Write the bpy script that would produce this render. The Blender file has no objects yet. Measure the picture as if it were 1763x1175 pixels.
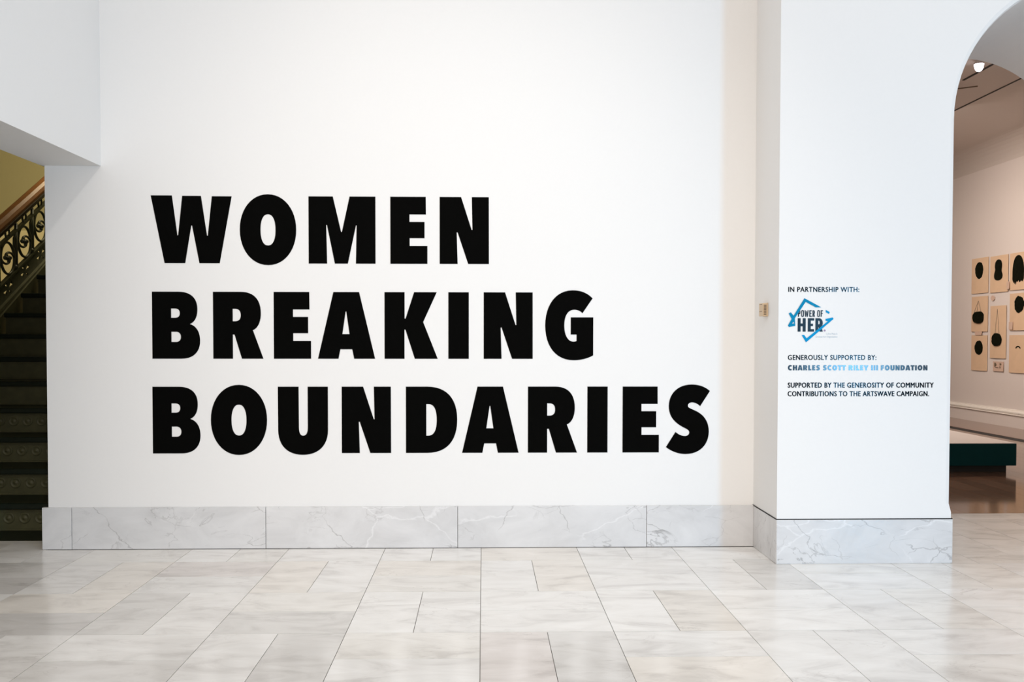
import bpy, bmesh, math, random
from mathutils import Vector, Matrix
random.seed(7)
S = 0.61            # one floor module (two 12x24 inch tiles) in metres; geometry below is given in modules
scn = bpy.context.scene
C = scn.collection

# ------------------------------------------------------------------ camera
F, CX, CY, YAW, PITCH, ROLL = 1428.13, 863.536, 616.989, 0.0220, 0.0233, 0.0009
cam = bpy.data.cameras.new('camera'); cam_ob = bpy.data.objects.new('camera', cam); C.objects.link(cam_ob)
cam.sensor_fit = 'HORIZONTAL'; cam.sensor_width = 36.0
cam.lens = F * 36.0 / 1763.0
cam.shift_x = (881.5 - CX) / 1763.0
cam.shift_y = (CY - 587.5) / 1763.0
fwd = Vector((math.sin(YAW)*math.cos(PITCH), math.cos(YAW)*math.cos(PITCH), -math.sin(PITCH)))
rt = Vector((math.cos(YAW), -math.sin(YAW), 0)); up = rt.cross(fwd)
r2 = rt*math.cos(ROLL) + up*math.sin(ROLL); u2 = -rt*math.sin(ROLL) + up*math.cos(ROLL)
m = Matrix((r2, u2, -fwd)).transposed().to_4x4()
m.translation = Vector((0.0216*S, -8.6425*S, 2.1916*S))
cam_ob.matrix_world = m
cam.clip_start = 0.05; cam.clip_end = 100
scn.camera = cam_ob

# ------------------------------------------------------------------ world, lights, exposure
w = bpy.data.worlds.new('world'); scn.world = w; w.use_nodes = True
bg = w.node_tree.nodes['Background']
bg.inputs[0].default_value = (1.0, 0.93, 0.87, 1); bg.inputs[1].default_value = 0.88
scn.view_settings.view_transform = 'Standard'
scn.view_settings.look = 'None'
scn.view_settings.exposure = 0.10
scn.view_settings.gamma = 1.0
scn.view_settings.use_curve_mapping = False

def aim(ob, tgt):
    d = Vector(tgt) - ob.location
    ob.rotation_euler = d.to_track_quat('-Z', 'Y').to_euler()
def area(name, loc, tgt, sx, sy, power, col):
    l = bpy.data.lights.new(name, 'AREA'); l.shape = 'RECTANGLE'; l.size = sx; l.size_y = sy
    l.energy = power; l.color = col
    o = bpy.data.objects.new(name, l); C.objects.link(o); o.location = loc; aim(o, tgt); return o
def spot(name, loc, tgt, power, col, ang, blend, rad):
    l = bpy.data.lights.new(name, 'SPOT'); l.energy = power; l.color = col
    l.spot_size = math.radians(ang); l.spot_blend = blend; l.shadow_soft_size = rad
    o = bpy.data.objects.new(name, l); C.objects.link(o); o.location = loc; aim(o, tgt); return o
# daylight from a tall glazed door behind the photographer on the right
area('window_light', (5.75, -8.3, 1.40), (1.5, 0, 0.9), 0.75, 1.7, 215, (0.20, 0.60, 1.0))
# warm museum wall-washer high in front of the title wall
spot('wall_washer', (0.05, -5.0, 5.5), (-0.3, 0, 0.62), 405, (1.0, 0.95, 0.89), 60, 1.0, 0.09)
# added warm fill behind the photographer, left, to brighten lower walls and floor
area('warm_fill', (-2.6, -9.5, 1.9), (-1.6, 0, 0.6), 3.0, 1.8, 215, (1.0, 0.87, 0.76))
# stairwell lamp, dim and warm
area('stair_light', (-3.9, 4.2, 4.9), (-5.5, 8.0, 2.0), 1.2, 1.2, 170, (1.0, 0.86, 0.55))
# gallery ceiling light
area('gallery_light', (5.4, 6.2, 4.2), (6.4, 6.4, 0), 1.8, 5.0, 290, (1.0, 0.86, 0.76))

# ------------------------------------------------------------------ materials
def new_mat(name):
    m = bpy.data.materials.new(name); m.use_nodes = True
    nt = m.node_tree; b = nt.nodes['Principled BSDF']; return m, nt, b
def N(nt, t, **k):
    n = nt.nodes.new(t)
    for a, v in k.items(): setattr(n, a, v)
    return n
def plain(name, col, rough=0.5, noise=0.06, scale=30, bump=0.0, metal=0.0, spec=0.5):
    m, nt, b = new_mat(name)
    tc = N(nt, 'ShaderNodeTexCoord'); nz = N(nt, 'ShaderNodeTexNoise'); nz.inputs['Scale'].default_value = scale
    nz.inputs['Detail'].default_value = 4
    nt.links.new(tc.outputs['Object'], nz.inputs['Vector'])
    mx = N(nt, 'ShaderNodeMix', data_type='RGBA')
    c1 = [max(0, c*(1-noise)) for c in col]; c2 = [min(1, c*(1+noise)) for c in col]
    mx.inputs[6].default_value = (*c1, 1); mx.inputs[7].default_value = (*c2, 1)
    nt.links.new(nz.outputs['Fac'], mx.inputs[0]); nt.links.new(mx.outputs[2], b.inputs['Base Color'])
    b.inputs['Roughness'].default_value = rough; b.inputs['Metallic'].default_value = metal
    b.inputs['Specular IOR Level'].default_value = spec
    if bump:
        bp = N(nt, 'ShaderNodeBump'); bp.inputs['Strength'].default_value = bump; bp.inputs['Distance'].default_value = 0.002
        nt.links.new(nz.outputs['Fac'], bp.inputs['Height']); nt.links.new(bp.outputs[0], b.inputs['Normal'])
    return m
def marble(name, base, dark, light, vein_scale, rough, tinted, strength=0.6, white=False):
    m, nt, b = new_mat(name)
    tc = N(nt, 'ShaderNodeTexCoord'); oi = N(nt, 'ShaderNodeObjectInfo')
    mul = N(nt, 'ShaderNodeVectorMath', operation='SCALE'); mul.inputs[0].default_value = (37, 53, 71)
    nt.links.new(oi.outputs['Random'], mul.inputs['Scale'])
    add = N(nt, 'ShaderNodeVectorMath', operation='ADD')
    nt.links.new(tc.outputs['Object'], add.inputs[0]); nt.links.new(mul.outputs[0], add.inputs[1])
    mp = N(nt, 'ShaderNodeMapping'); mp.inputs['Rotation'].default_value = (0.3, 0.5, 0.35)
    mp.inputs['Scale'].default_value = (1.0, 2.6, 1.6)
    nt.links.new(add.outputs[0], mp.inputs['Vector'])
    # broad cloudy tone
    n1 = N(nt, 'ShaderNodeTexNoise'); n1.inputs['Scale'].default_value = vein_scale; n1.inputs['Detail'].default_value = 9
    n1.inputs['Roughness'].default_value = 0.62; n1.inputs['Distortion'].default_value = 0.9
    nt.links.new(mp.outputs[0], n1.inputs['Vector'])
    r1 = N(nt, 'ShaderNodeValToRGB'); r1.color_ramp.elements[0].position = 0.30; r1.color_ramp.elements[1].position = 0.68
    kk = 0.2 if white else 0.45
    r1.color_ramp.elements[0].color = (*[d*kk+x*(1-kk) for d, x in zip(dark, base)], 1); r1.color_ramp.elements[1].color = (*light, 1)
    e = r1.color_ramp.elements.new(0.48); e.color = (*base, 1)
    nt.links.new(n1.outputs['Fac'], r1.inputs['Fac'])
    # thin veins: |noise-0.5| small
    n2 = N(nt, 'ShaderNodeTexNoise'); n2.inputs['Scale'].default_value = vein_scale*0.75; n2.inputs['Detail'].default_value = 6
    n2.inputs['Roughness'].default_value = 0.55; n2.inputs['Distortion'].default_value = 1.2
    nt.links.new(mp.outputs[0], n2.inputs['Vector'])
    sb = N(nt, 'ShaderNodeMath', operation='SUBTRACT'); sb.inputs[1].default_value = 0.5
    ab = N(nt, 'ShaderNodeMath', operation='ABSOLUTE')
    nt.links.new(n2.outputs['Fac'], sb.inputs[0]); nt.links.new(sb.outputs[0], ab.inputs[0])
    mr = N(nt, 'ShaderNodeMapRange'); mr.inputs['From Min'].default_value = 0.0; mr.inputs['From Max'].default_value = 0.012
    mr.inputs['To Min'].default_value = 1.0; mr.inputs['To Max'].default_value = 0.0
    nt.links.new(ab.outputs[0], mr.inputs['Value'])
    n3 = N(nt, 'ShaderNodeTexNoise'); n3.inputs['Scale'].default_value = vein_scale*0.9; n3.inputs['Detail'].default_value = 2
    nt.links.new(add.outputs[0], n3.inputs['Vector'])
    mr3 = N(nt, 'ShaderNodeMapRange'); mr3.inputs['From Min'].default_value = 0.5; mr3.inputs['From Max'].default_value = 0.68
    mr3.inputs['To Max'].default_value = strength
    nt.links.new(n3.outputs['Fac'], mr3.inputs['Value'])
    mm = N(nt, 'ShaderNodeMath', operation='MULTIPLY'); nt.links.new(mr.outputs[0], mm.inputs[0]); nt.links.new(mr3.outputs[0], mm.inputs[1])
    mx = N(nt, 'ShaderNodeMix', data_type='RGBA'); mx.inputs[7].default_value = (*dark, 1)
    nt.links.new(mm.outputs[0], mx.inputs[0]); nt.links.new(r1.outputs[0], mx.inputs[6])
    out = mx.outputs[2]
    if white:        # pale healed cracks, long and nearly straight
        mp2 = N(nt, 'ShaderNodeMapping'); mp2.inputs['Rotation'].default_value = (0.2, 0.75, 0.1); mp2.inputs['Scale'].default_value = (1, 1, 1.8)
        nt.links.new(add.outputs[0], mp2.inputs['Vector'])
        for sc_, col_, wd_, st_, lo_ in ((0.9, (0.84, 0.84, 0.85), .007, .5, .46), (1.7, (0.26, 0.25, 0.25), .007, .6, .52), (3.1, (0.34, 0.33, 0.33), .010, .4, .55)):
            nd = N(nt, 'ShaderNodeTexNoise'); nd.inputs['Scale'].default_value = 9; nd.inputs['Detail'].default_value = 3
            nt.links.new(mp2.outputs[0], nd.inputs['Vector'])
            vs = N(nt, 'ShaderNodeVectorMath', operation='SCALE'); vs.inputs['Scale'].default_value = 0.10
            nt.links.new(nd.outputs['Color'], vs.inputs[0])
            va = N(nt, 'ShaderNodeVectorMath', operation='ADD'); nt.links.new(mp2.outputs[0], va.inputs[0]); nt.links.new(vs.outputs[0], va.inputs[1])
            vo = N(nt, 'ShaderNodeTexVoronoi', feature='DISTANCE_TO_EDGE'); vo.inputs['Scale'].default_value = sc_
            nt.links.new(va.outputs[0], vo.inputs['Vector'])
            m4 = N(nt, 'ShaderNodeMapRange'); m4.inputs['From Max'].default_value = wd_; m4.inputs['To Min'].default_value = st_; m4.inputs['To Max'].default_value = 0
            nt.links.new(vo.outputs['Distance'], m4.inputs['Value'])
            nm = N(nt, 'ShaderNodeTexNoise'); nm.inputs['Scale'].default_value = sc_*1.8; nm.inputs['Detail'].default_value = 1
            nt.links.new(add.outputs[0], nm.inputs['Vector'])
            mk = N(nt, 'ShaderNodeMapRange'); mk.inputs['From Min'].default_value = lo_; mk.inputs['From Max'].default_value = lo_+.06
            nt.links.new(nm.outputs['Fac'], mk.inputs['Value'])
            pm = N(nt, 'ShaderNodeMath', operation='MULTIPLY'); nt.links.new(m4.outputs[0], pm.inputs[0]); nt.links.new(mk.outputs[0], pm.inputs[1])
            x4 = N(nt, 'ShaderNodeMix', data_type='RGBA'); x4.inputs[7].default_value = (*col_, 1)
            nt.links.new(pm.outputs[0], x4.inputs[0]); nt.links.new(out, x4.inputs[6]); out = x4.outputs[2]
    if tinted:
        t = N(nt, 'ShaderNodeMix', data_type='RGBA', blend_type='MULTIPLY'); t.inputs[0].default_value = 1.0
        nt.links.new(out, t.inputs[6]); nt.links.new(oi.outputs['Color'], t.inputs[7]); out = t.outputs[2]
    nt.links.new(out, b.inputs['Base Color'])
    b.inputs['Roughness'].default_value = rough
    return m
M = {}
M['paint'] = plain('white_paint', (0.80, 0.795, 0.785), 0.65, 0.012, 60, 0.06)
M['floor'] = marble('polished_floor_marble', (0.82, 0.81, 0.79), (0.44, 0.415, 0.40), (0.90, 0.895, 0.88), 2.6, 0.18, True, 0.45)
M['base'] = marble('grey_veined_marble', (0.64, 0.64, 0.645), (0.30, 0.295, 0.295), (0.70, 0.70, 0.705), 2.6, 0.28, False, 0.85, True)
M['grout'] = plain('dark_joint', (0.16, 0.15, 0.14), 0.9)
M['black'] = plain('matt_black_vinyl', (0.0022, 0.0022, 0.002), 0.8, 0.1, 40, 0, 0, 0.02)
M['navy'] = plain('dark_navy_gloss_vinyl', (0.003, 0.012, 0.025), 0.15, 0.1, 40, 0, 0, 0.40)
M['inkdark'] = plain('blackish_gloss_vinyl', (0.002, 0.004, 0.008), 0.3, 0.1, 40, 0, 0, 0.15)
M['blue'] = plain('bright_blue_vinyl', (0.0, 0.27, 0.56), 0.5, 0.05, 20, 0, 0, 0.1)
M['tealblue'] = plain('teal_blue_vinyl', (0.0, 0.22, 0.42), 0.5, 0.05, 20, 0, 0, 0.1)
M['mauve'] = plain('mauve_vinyl', (0.30, 0.20, 0.30), 0.4)
M['greyink'] = plain('pale_grey_ink', (0.42, 0.52, 0.60), 0.5)
M['olive'] = plain('olive_paint', (0.47, 0.42, 0.24), 0.7, 0.03, 40, 0.05)
M['cream'] = plain('cream_paint', (0.85, 0.74, 0.46), 0.7, 0.03, 40)
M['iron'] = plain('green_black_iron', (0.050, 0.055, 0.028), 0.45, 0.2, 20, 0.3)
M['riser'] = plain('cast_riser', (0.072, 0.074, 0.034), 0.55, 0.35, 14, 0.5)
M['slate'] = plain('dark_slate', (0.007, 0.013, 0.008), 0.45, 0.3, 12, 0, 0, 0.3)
M['wood'] = plain('varnished_handrail', (0.28, 0.10, 0.022), 0.42, 0.3, 14)
M['woodd'] = plain('dark_moulding', (0.035, 0.018, 0.012), 0.3, 0.3, 20)
M['galwall'] = plain('gallery_paint', (0.72, 0.66, 0.62), 0.7, 0.015, 60, 0.05)
M['galtrim'] = plain('gallery_trim_paint', (0.80, 0.76, 0.70), 0.4, 0.02, 40)
M['galceil'] = plain('gallery_ceiling_paint', (0.62, 0.56, 0.51), 0.8, 0.02, 40)
M['teal'] = plain('dark_teal_paint', (0.001, 0.030, 0.033), 0.5, 0.08, 14, 0, 0, 0.1)
M['plattop'] = plain('pale_platform_top', (0.74, 0.68, 0.64), 0.35, 0.03, 14)
M['dark'] = plain('black_shadow_gap', (0.008, 0.008, 0.008), 0.7)
M['paper'] = plain('tan_paper', (0.70, 0.50, 0.33), 0.8, 0.06, 10)
M['card'] = plain('pinkish_card', (0.62, 0.45, 0.35), 0.8, 0.10, 60)
M['hair'] = plain('black_hair_ink', (0.007, 0.008, 0.004), 0.85, 0.6, 25, 0, 0, 0.05)
M['thread'] = plain('grey_thread', (0.16, 0.12, 0.10), 0.8)
M['beige'] = plain('beige_plastic', (0.62, 0.47, 0.31), 0.4, 0.04, 30)
M['grille'] = plain('brown_grille', (0.16, 0.115, 0.075), 0.6)
M['lampwhite'] = plain('white_lamp_shell', (0.75, 0.73, 0.72), 0.4)
def wood_floor():
    m, nt, b = new_mat('gallery_plank_wood')
    tc = N(nt, 'ShaderNodeTexCoord'); oi = N(nt, 'ShaderNodeObjectInfo')
    mp = N(nt, 'ShaderNodeMapping'); mp.inputs['Scale'].default_value = (14, 1.2, 1)
    nt.links.new(tc.outputs['Object'], mp.inputs['Vector'])
    nz = N(nt, 'ShaderNodeTexNoise'); nz.inputs['Scale'].default_value = 3; nz.inputs['Detail'].default_value = 6
    nt.links.new(mp.outputs[0], nz.inputs['Vector'])
    r = N(nt, 'ShaderNodeValToRGB'); r.color_ramp.elements[0].color = (0.13, 0.07, 0.045, 1); r.color_ramp.elements[1].color = (0.24, 0.145, 0.10, 1)
    nt.links.new(nz.outputs['Fac'], r.inputs['Fac'])
    hs = N(nt, 'ShaderNodeHueSaturation'); mr = N(nt, 'ShaderNodeMapRange'); mr.inputs['To Min'].default_value = 0.8; mr.inputs['To Max'].default_value = 1.15
    nt.links.new(oi.outputs['Random'], mr.inputs['Value']); nt.links.new(mr.outputs[0], hs.inputs['Value'])
    nt.links.new(r.outputs[0], hs.inputs['Color']); nt.links.new(hs.outputs[0], b.inputs['Base Color'])
    b.inputs['Roughness'].default_value = 0.09
    return m
M['plank'] = wood_floor()
def emit(name, col, st):
    m, nt, b = new_mat(name); b.inputs['Emission Color'].default_value = (*col, 1); b.inputs['Emission Strength'].default_value = st
    b.inputs['Base Color'].default_value = (*col, 1); return m
M['bulb'] = emit('lit_lamp_lens', (1.0, 0.93, 1.0), 9.0)

# ------------------------------------------------------------------ helpers
def V(x, y, z): return Vector((x*S, y*S, z*S))
def tag(o, label=None, cat=None, group=None, kind=None):
    if label: o['label'] = label
    if cat: o['category'] = cat
    if group: o['group'] = group
    if kind: o['kind'] = kind
    return o
def obj(name, me, mat=None, parent=None, loc=None):
    o = bpy.data.objects.new(name, me); C.objects.link(o)
    if mat is not None and me is not None and len(me.materials) == 0: me.materials.append(mat)
    if parent: o.parent = parent
    if loc is not None: o.location = loc
    return o
def thing(name, label, cat, loc=(0, 0, 0), group=None):
    o = bpy.data.objects.new(name, None); C.objects.link(o); o.location = Vector(loc)
    o.empty_display_size = 0.1
    return tag(o, label, cat, group)
def child(name, me, mat, par, wloc=(0, 0, 0)):      # wloc is a world position; parents are never rotated
    o = obj(name, me, mat, par); p = Vector((0, 0, 0)); q = par
    while q: p += q.location; q = q.parent
    o.location = Vector(wloc) - p; return o
def mesh_from(bm, name='mesh', smooth=False):
    bmesh.ops.recalc_face_normals(bm, faces=bm.faces)
    me = bpy.data.meshes.new(name); bm.to_mesh(me); bm.free()
    if smooth:
        for p in me.polygons: p.use_smooth = True
    return me
def add_box(bm, a, b, bev=0.0):
    x0, y0, z0 = a; x1, y1, z1 = b
    vs = [bm.verts.new(V(x, y, z)) for x in (x0, x1) for y in (y0, y1) for z in (z0, z1)]
    fs = []
    for i in ((0, 1, 3, 2), (4, 6, 7, 5), (0, 4, 5, 1), (2, 3, 7, 6), (0, 2, 6, 4), (1, 5, 7, 3)):
        fs.append(bm.faces.new([vs[k] for k in i]))
    if bev:
        es = list({e for f in fs for e in f.edges})
        bmesh.ops.bevel(bm, geom=es, offset=bev, segments=1, affect='EDGES')
def boxes(lst, bev=0.0):
    bm = bmesh.new()
    for a, b in lst: add_box(bm, a, b, bev)
    return mesh_from(bm)
def box_at(name, a, b, mat, parent=None, bev=0.0, kind=None):
    """box with its origin at its base centre"""
    c = ((a[0]+b[0])/2, (a[1]+b[1])/2, a[2])
    me = boxes([([p-q for p, q in zip(a, c)], [p-q for p, q in zip(b, c)])], bev)
    if parent: o = child(name, me, mat, parent, V(*c))
    else: o = obj(name, me, mat, None, V(*c))
    if kind: o['kind'] = kind
    return o
def tube_mesh(paths, rad, seg=8, closed=False, flat=1.0):
    """tube along 3D points (in modules)"""
    bm = bmesh.new()
    for pts in paths:
        P = [Vector(p) for p in pts]; n = len(P); rings = []
        for i in range(n):
            a = P[i-1] if (i > 0 or closed) else P[i]; b = P[(i+1) % n] if (i < n-1 or closed) else P[i]
            t = (b-a).normalized(); ref = Vector((1, 0, 0)) if abs(t.x) < 0.9 else Vector((0, 0, 1))
            u = t.cross(ref).normalized(); v = t.cross(u)
            rings.append([bm.verts.new((P[i] + (u*math.cos(k/seg*math.tau) + v*math.sin(k/seg*math.tau)*flat)*rad)*S) for k in range(seg)])
        rng = range(n) if closed else range(n-1)
        for i in rng:
            A, B = rings[i], rings[(i+1) % n]
            for k in range(seg): bm.faces.new((A[k], A[(k+1) % seg], B[(k+1) % seg], B[k]))
        if not closed:
            bm.faces.new(rings[0]); bm.faces.new(rings[-1])
    return mesh_from(bm, smooth=True)
def bez(p0, p1, p2, p3, n=12):
    return [tuple((1-t)**3*a + 3*(1-t)**2*t*b + 3*(1-t)*t*t*c + t**3*d for a, b, c, d in zip(p0, p1, p2, p3)) for t in [i/n for i in range(1, n+1)]]
def path(*items):
    """('M',p) / p = line to / ('C',c1,c2,p) = bezier"""
    out = []
    for it in items:
        if it[0] == 'C': out += bez(out[-1], it[1], it[2], it[3])
        else: out.append(tuple(it))
    if math.dist(out[0], out[-1]) < 1e-6: out.pop()
    return out
def shape_mesh(loops, thick, mode='wall'):
    """2D outlines with holes (metres) filled and given thickness; mode wall: x,z plane facing -y. mode side: y,z plane facing -x"""
    cu = bpy.data.curves.new('outline', 'CURVE'); cu.dimensions = '2D'; cu.fill_mode = 'BOTH'; cu.extrude = thick/2
    for lp in loops:
        sp = cu.splines.new('POLY'); sp.points.add(len(lp)-1)
        for i, p in enumerate(lp): sp.points[i].co = (p[0], p[1], 0, 1)
        sp.use_cyclic_u = True
    o = bpy.data.objects.new('outline', cu)
    me = bpy.data.meshes.new_from_object(o)
    bpy.data.objects.remove(o); bpy.data.curves.remove(cu)
    if mode == 'wall': me.transform(Matrix.Rotation(math.pi/2, 4, 'X'))
    else: me.transform(Matrix.Rotation(-math.pi/2, 4, 'Z') @ Matrix.Rotation(math.pi/2, 4, 'X'))
    return me
def text_mesh(s, width, cap, bold=0.0, spacing=1.0, thick=0.0006):
    cu = bpy.data.curves.new('text', 'FONT'); cu.body = s; cu.size = 1.0; cu.space_character = spacing
    cu.extrude = 0.001; cu.resolution_u = 3
    o = bpy.data.objects.new('text', cu); me = bpy.data.meshes.new_from_object(o)
    bpy.data.objects.remove(o)
    cu2 = bpy.data.curves.new('text', 'FONT'); cu2.body = 'H'; cu2.size = 1.0
    o2 = bpy.data.objects.new('text', cu2); mh = bpy.data.meshes.new_from_object(o2); bpy.data.objects.remove(o2)
    hy = [v.co.y for v in mh.vertices]; ch = max(hy)-min(hy); b0 = min(hy)
    xs = [v.co.x for v in me.vertices]; x0, x1 = min(xs), max(xs)
    for v in me.vertices:
        v.co = Vector(((v.co.x-x0)/(x1-x0)*width, (v.co.y-b0)/ch*cap, v.co.z/0.001*thick/2))
    if bold:        # heavier weight: the outline repeated with small offsets
        bm = bmesh.new(); d = bold*cap
        for dx, dy in ((-d, 0), (d, 0), (0, d*.5), (0, -d*.5)):
            m2 = me.copy(); m2.transform(Matrix.Translation((dx, dy, 0))); bm.from_mesh(m2); bpy.data.meshes.remove(m2)
        me = bpy.data.meshes.new('text'); bm.to_mesh(me); bm.free()
    me.transform(Matrix.Rotation(math.pi/2, 4, 'X')); me.materials.clear()
    return me

# ------------------------------------------------------------------ SETTING: hall walls
TOP = 10.2
WL, WR = -4.49, 2.875      # title wall ends
PF = -0.675                # pier front
BACK = 1.62                # back of the arch wall
AX, AZ, AR = 5.95, 4.32, 1.36
BH = 0.4365
# title wall
bm = bmesh.new()
add_box(bm, (WL, 0.03, 0), (WR+0.4, 0.36, 3.968)); add_box(bm, (-4.52, 0.03, 3.968), (WR+0.4, 0.36, TOP))
o = obj('wall_back', mesh_from(bm), M['paint']); o['kind'] = 'structure'
# beam wall over the stair opening, running towards the camera
box_at('wall_left', (-4.52, -7.5, 3.968), (-3.915, 0.03, TOP), M['paint'], kind='structure')

# arch wall with chamfered arch edge
def arch_wall():
    bm = bmesh.new(); ch = 0.052
    n = 40
    def prof(off):      # outline of the opening (x,z) from left foot to right foot, off = outward offset
        pts = [(AX-AR-off, 0.0), (AX-AR-off, 0.5), (AX-AR-off, 0.585)]
        pts += [(AX-AR-off, z) for z in (1.5, 2.5, 3.5)]
        pts += [(AX-(AR+off)*math.cos(a), AZ+(AR+off)*math.sin(a)) for a in [math.pi*i/n for i in range(n+1)]]
        pts += [(AX+AR+off, z) for z in (3.5, 2.5, 1.5, 0.585, 0.5, 0.0)]
        return pts
    inner = prof(0.0); outer = prof(ch)
    cnt = len(inner)
    for i in (0, 1, cnt-2, cnt-1): outer[i] = inner[i]      # square foot below the chamfer stop
    def ring(pts, ys): return [bm.verts.new(V(p[0], y, p[1])) for p, y in zip(pts, ys)]
    yf = [PF]*cnt
    yc = [PF+ch]*cnt
    for i in (0, 1, cnt-2, cnt-1): yc[i] = PF+0.002
    # rounded chamfer: front edge, mid edge, jamb edge
    mid = [((a[0]*0.7+b[0]*0.3), (a[1]*0.7+b[1]*0.3)) for a, b in zip(inner, outer)]
    ym = [PF+(y-PF)*0.3 for y in yc]
    A = ring(outer, yf); Bm = ring(mid, ym); B = ring(inner, yc); Bb = ring(inner, [BACK]*cnt)
    for P, Q in ((A, Bm), (Bm, B), (B, Bb)):
        for i in range(cnt-1): bm.faces.new((P[i], P[i+1], Q[i+1], Q[i]))
    # front and back faces: rays from outline to outer frame
    XL, XR = WR, 11.5
    def frame(pts, y):
        fr = []
        for x, z in pts:
            if z <= AZ: fr.append((XL if x < AX else XR, z))
            else:
                dx, dz = x-AX, z-AZ; t = 1e9
                if dz > 1e-6: t = min(t, (TOP-AZ)/dz)
                if dx < -1e-6: t = min(t, (XL-AX)/dx)
                if dx > 1e-6: t = min(t, (XR-AX)/dx)
                fr.append((AX+dx*t, AZ+dz*t))
        return fr
    for ringv, pts, y in ((A, outer, PF), (Bb, inner, BACK)):
        fr = frame(pts, y); FV = [bm.verts.new(V(a, y, b)) for a, b in fr]
        for i in range(cnt-1):
            a, b = fr[i], fr[i+1]
            if abs(a[0]-b[0]) > 1e-5 and abs(a[1]-b[1]) > 1e-5:      # frame corner
                cxn = XL if a[0] <= XL+1e-4 or b[0] <= XL+1e-4 else XR
                k = bm.verts.new(V(cxn, y, TOP)); bm.faces.new((ringv[i], ringv[i+1], FV[i+1], k, FV[i]))
            else: bm.faces.new((ringv[i], ringv[i+1], FV[i+1], FV[i]))
    # left return of the pier and right end
    for x in (XL, XR):
        bm.faces.new([bm.verts.new(V(*p)) for p in ((x, PF, 0), (x, BACK, 0), (x, BACK, TOP), (x, PF, TOP))])
    bmesh.ops.remove_doubles(bm, verts=bm.verts, dist=0.0005)
    return mesh_from(bm)
o = obj('wall_right', arch_wall(), M['paint']); o['kind'] = 'structure'

# ------------------------------------------------------------------ baseboards: marble slabs as parts
def slab_row(name, xs, y0, y1, z0, z1, mat):
    root = bpy.data.objects.new(name, None); C.objects.link(root); root.location = V(xs[0], y1, 0); root['kind'] = 'structure'
    for a, b in zip(xs, xs[1:]):
        box_at('marble_slab', (a+0.0025, y0, z0), (b-0.0025, y1, z1), mat, root, bev=0.0012)
    return root
slab_row('baseboard_back', [-4.545, -4.239, -2.241, -0.246, 1.739, 2.872], 0.0, 0.035, 0.004, BH+0.002, M['base'])
# dark joint behind the slabs and at the floor
box_at('trim_1', (-4.53, 0.012, 0.0), (2.874, 0.035, 0.43), M['grout'], kind='structure')
r = bpy.data.objects.new('baseboard_right', None); C.objects.link(r); r.location = V(2.875, PF, 0); r['kind'] = 'structure'
box_at('marble_slab', (2.873, PF-0.006, 0.004), (4.605, PF+0.06, BH-0.004), M['base'], r, bev=0.0012)
box_at('marble_slab', (2.869, PF+0.0, 0.004), (2.9, 0.0, BH-0.004), M['base'], r, bev=0.0008)
box_at('marble_slab', (4.575, PF+0.065, 0.004), (4.607, BACK, BH-0.004), M['base'], r, bev=0.001)
box_at('marble_slab', (7.295, PF-0.006, 0.004), (11.4, PF+0.06, BH-0.004), M['base'], r, bev=0.0012)
box_at('marble_slab', (7.293, PF+0.065, 0.004), (7.325, BACK, BH-0.004), M['base'], r, bev=0.001)
# dark shadow joint on top of the pier slabs
bm = bmesh.new()
add_box(bm, (2.872, PF-0.0035, BH-0.004), (4.604, PF+0.02, BH+0.006)); add_box(bm, (2.868, PF-0.003, BH-0.004), (2.89, 0.03, BH+0.006))
add_box(bm, (7.296, PF-0.0035, BH-0.004), (11.4, PF+0.02, BH+0.006))
o = obj('trim_2', mesh_from(bm), M['dark']); o['kind'] = 'structure'

# ------------------------------------------------------------------ floor: bedding and marble tiles
o = box_at('floor', (-16, -14, -0.12), (12, BACK-0.02, -0.0065), M['grout'], kind='structure')
G = 0.0024
mesh_cache = {}
def tile(x0, x1, y0, y1, tint):
    wx, wy = round(x1-x0, 4), round(y1-y0, 4); key = (wx, wy)
    if key not in mesh_cache:
        bm = bmesh.new(); add_box(bm, (-wx/2+G, -wy/2+G, -0.006), (wx/2-G, wy/2-G, 0.0))
        me = mesh_from(bm, 'marble_tile'); me.materials.append(M['floor']); mesh_cache[key] = me
    t = obj('marble_tile', mesh_cache[key], None, o, V((x0+x1)/2, (y0+y1)/2, 0) - o.location)
    t.color = (*tint, 1)
W0, W1, WARM, WARM2, PINK, GREY, GREY2 = (1.0, 1.0, 1.0), (.97, .97, .97), (.97, .94, .90), (.90, .87, .83), (.90, .865, .855), (.85, .845, .84), (.78, .77, .765)
tints = {(0, 0, 0): WARM, (0, 0, 1): WARM, (0, 1, 0): W0, (0, 1, 1): WARM, (0, 3, 0): PINK, (0, 3, 1): GREY, (1, 2, 0): W0, (1, 2, 1): WARM2,
         (-2, 1, 0): WARM, (-2, 2, 1): GREY, (-2, 3, 0): W1, (-2, 3, 1): GREY, (-3, 1, 0): PINK, (-3, 1, 1): W1, (-3, 2, 0): GREY, (-3, 2, 1): W0,
         (-4, 1, 0): W1, (-4, 1, 1): WARM, (-4, 2, 0): WARM, (-4, 2, 1): GREY2, (-5, 1, 1): GREY2, (-5, 1, 0): GREY, (-1, 1, 0): WARM, (-1, 3, 1): W1,
         (1, 3, 1): WARM, (1, 3, 0): W1, (2, 1, 0): W1, (2, 1, 1): GREY, (2, 2, 0): W0, (-4, 3, 0): GREY2, (-5, 3, 1): GREY2, (0, 2, 0): W0, (0, 2, 1): W1,
         (-3, 3, 0): W1, (-3, 3, 1): GREY, (-1, 2, 0): W0, (-1, 2, 1): W1}
R0 = -0.4935
pool = [W0, W0, W1, W1, (.96, .955, .94), (.94, .94, .94), (.97, .96, .94)]
def rtint(): return random.choice(pool)
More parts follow.
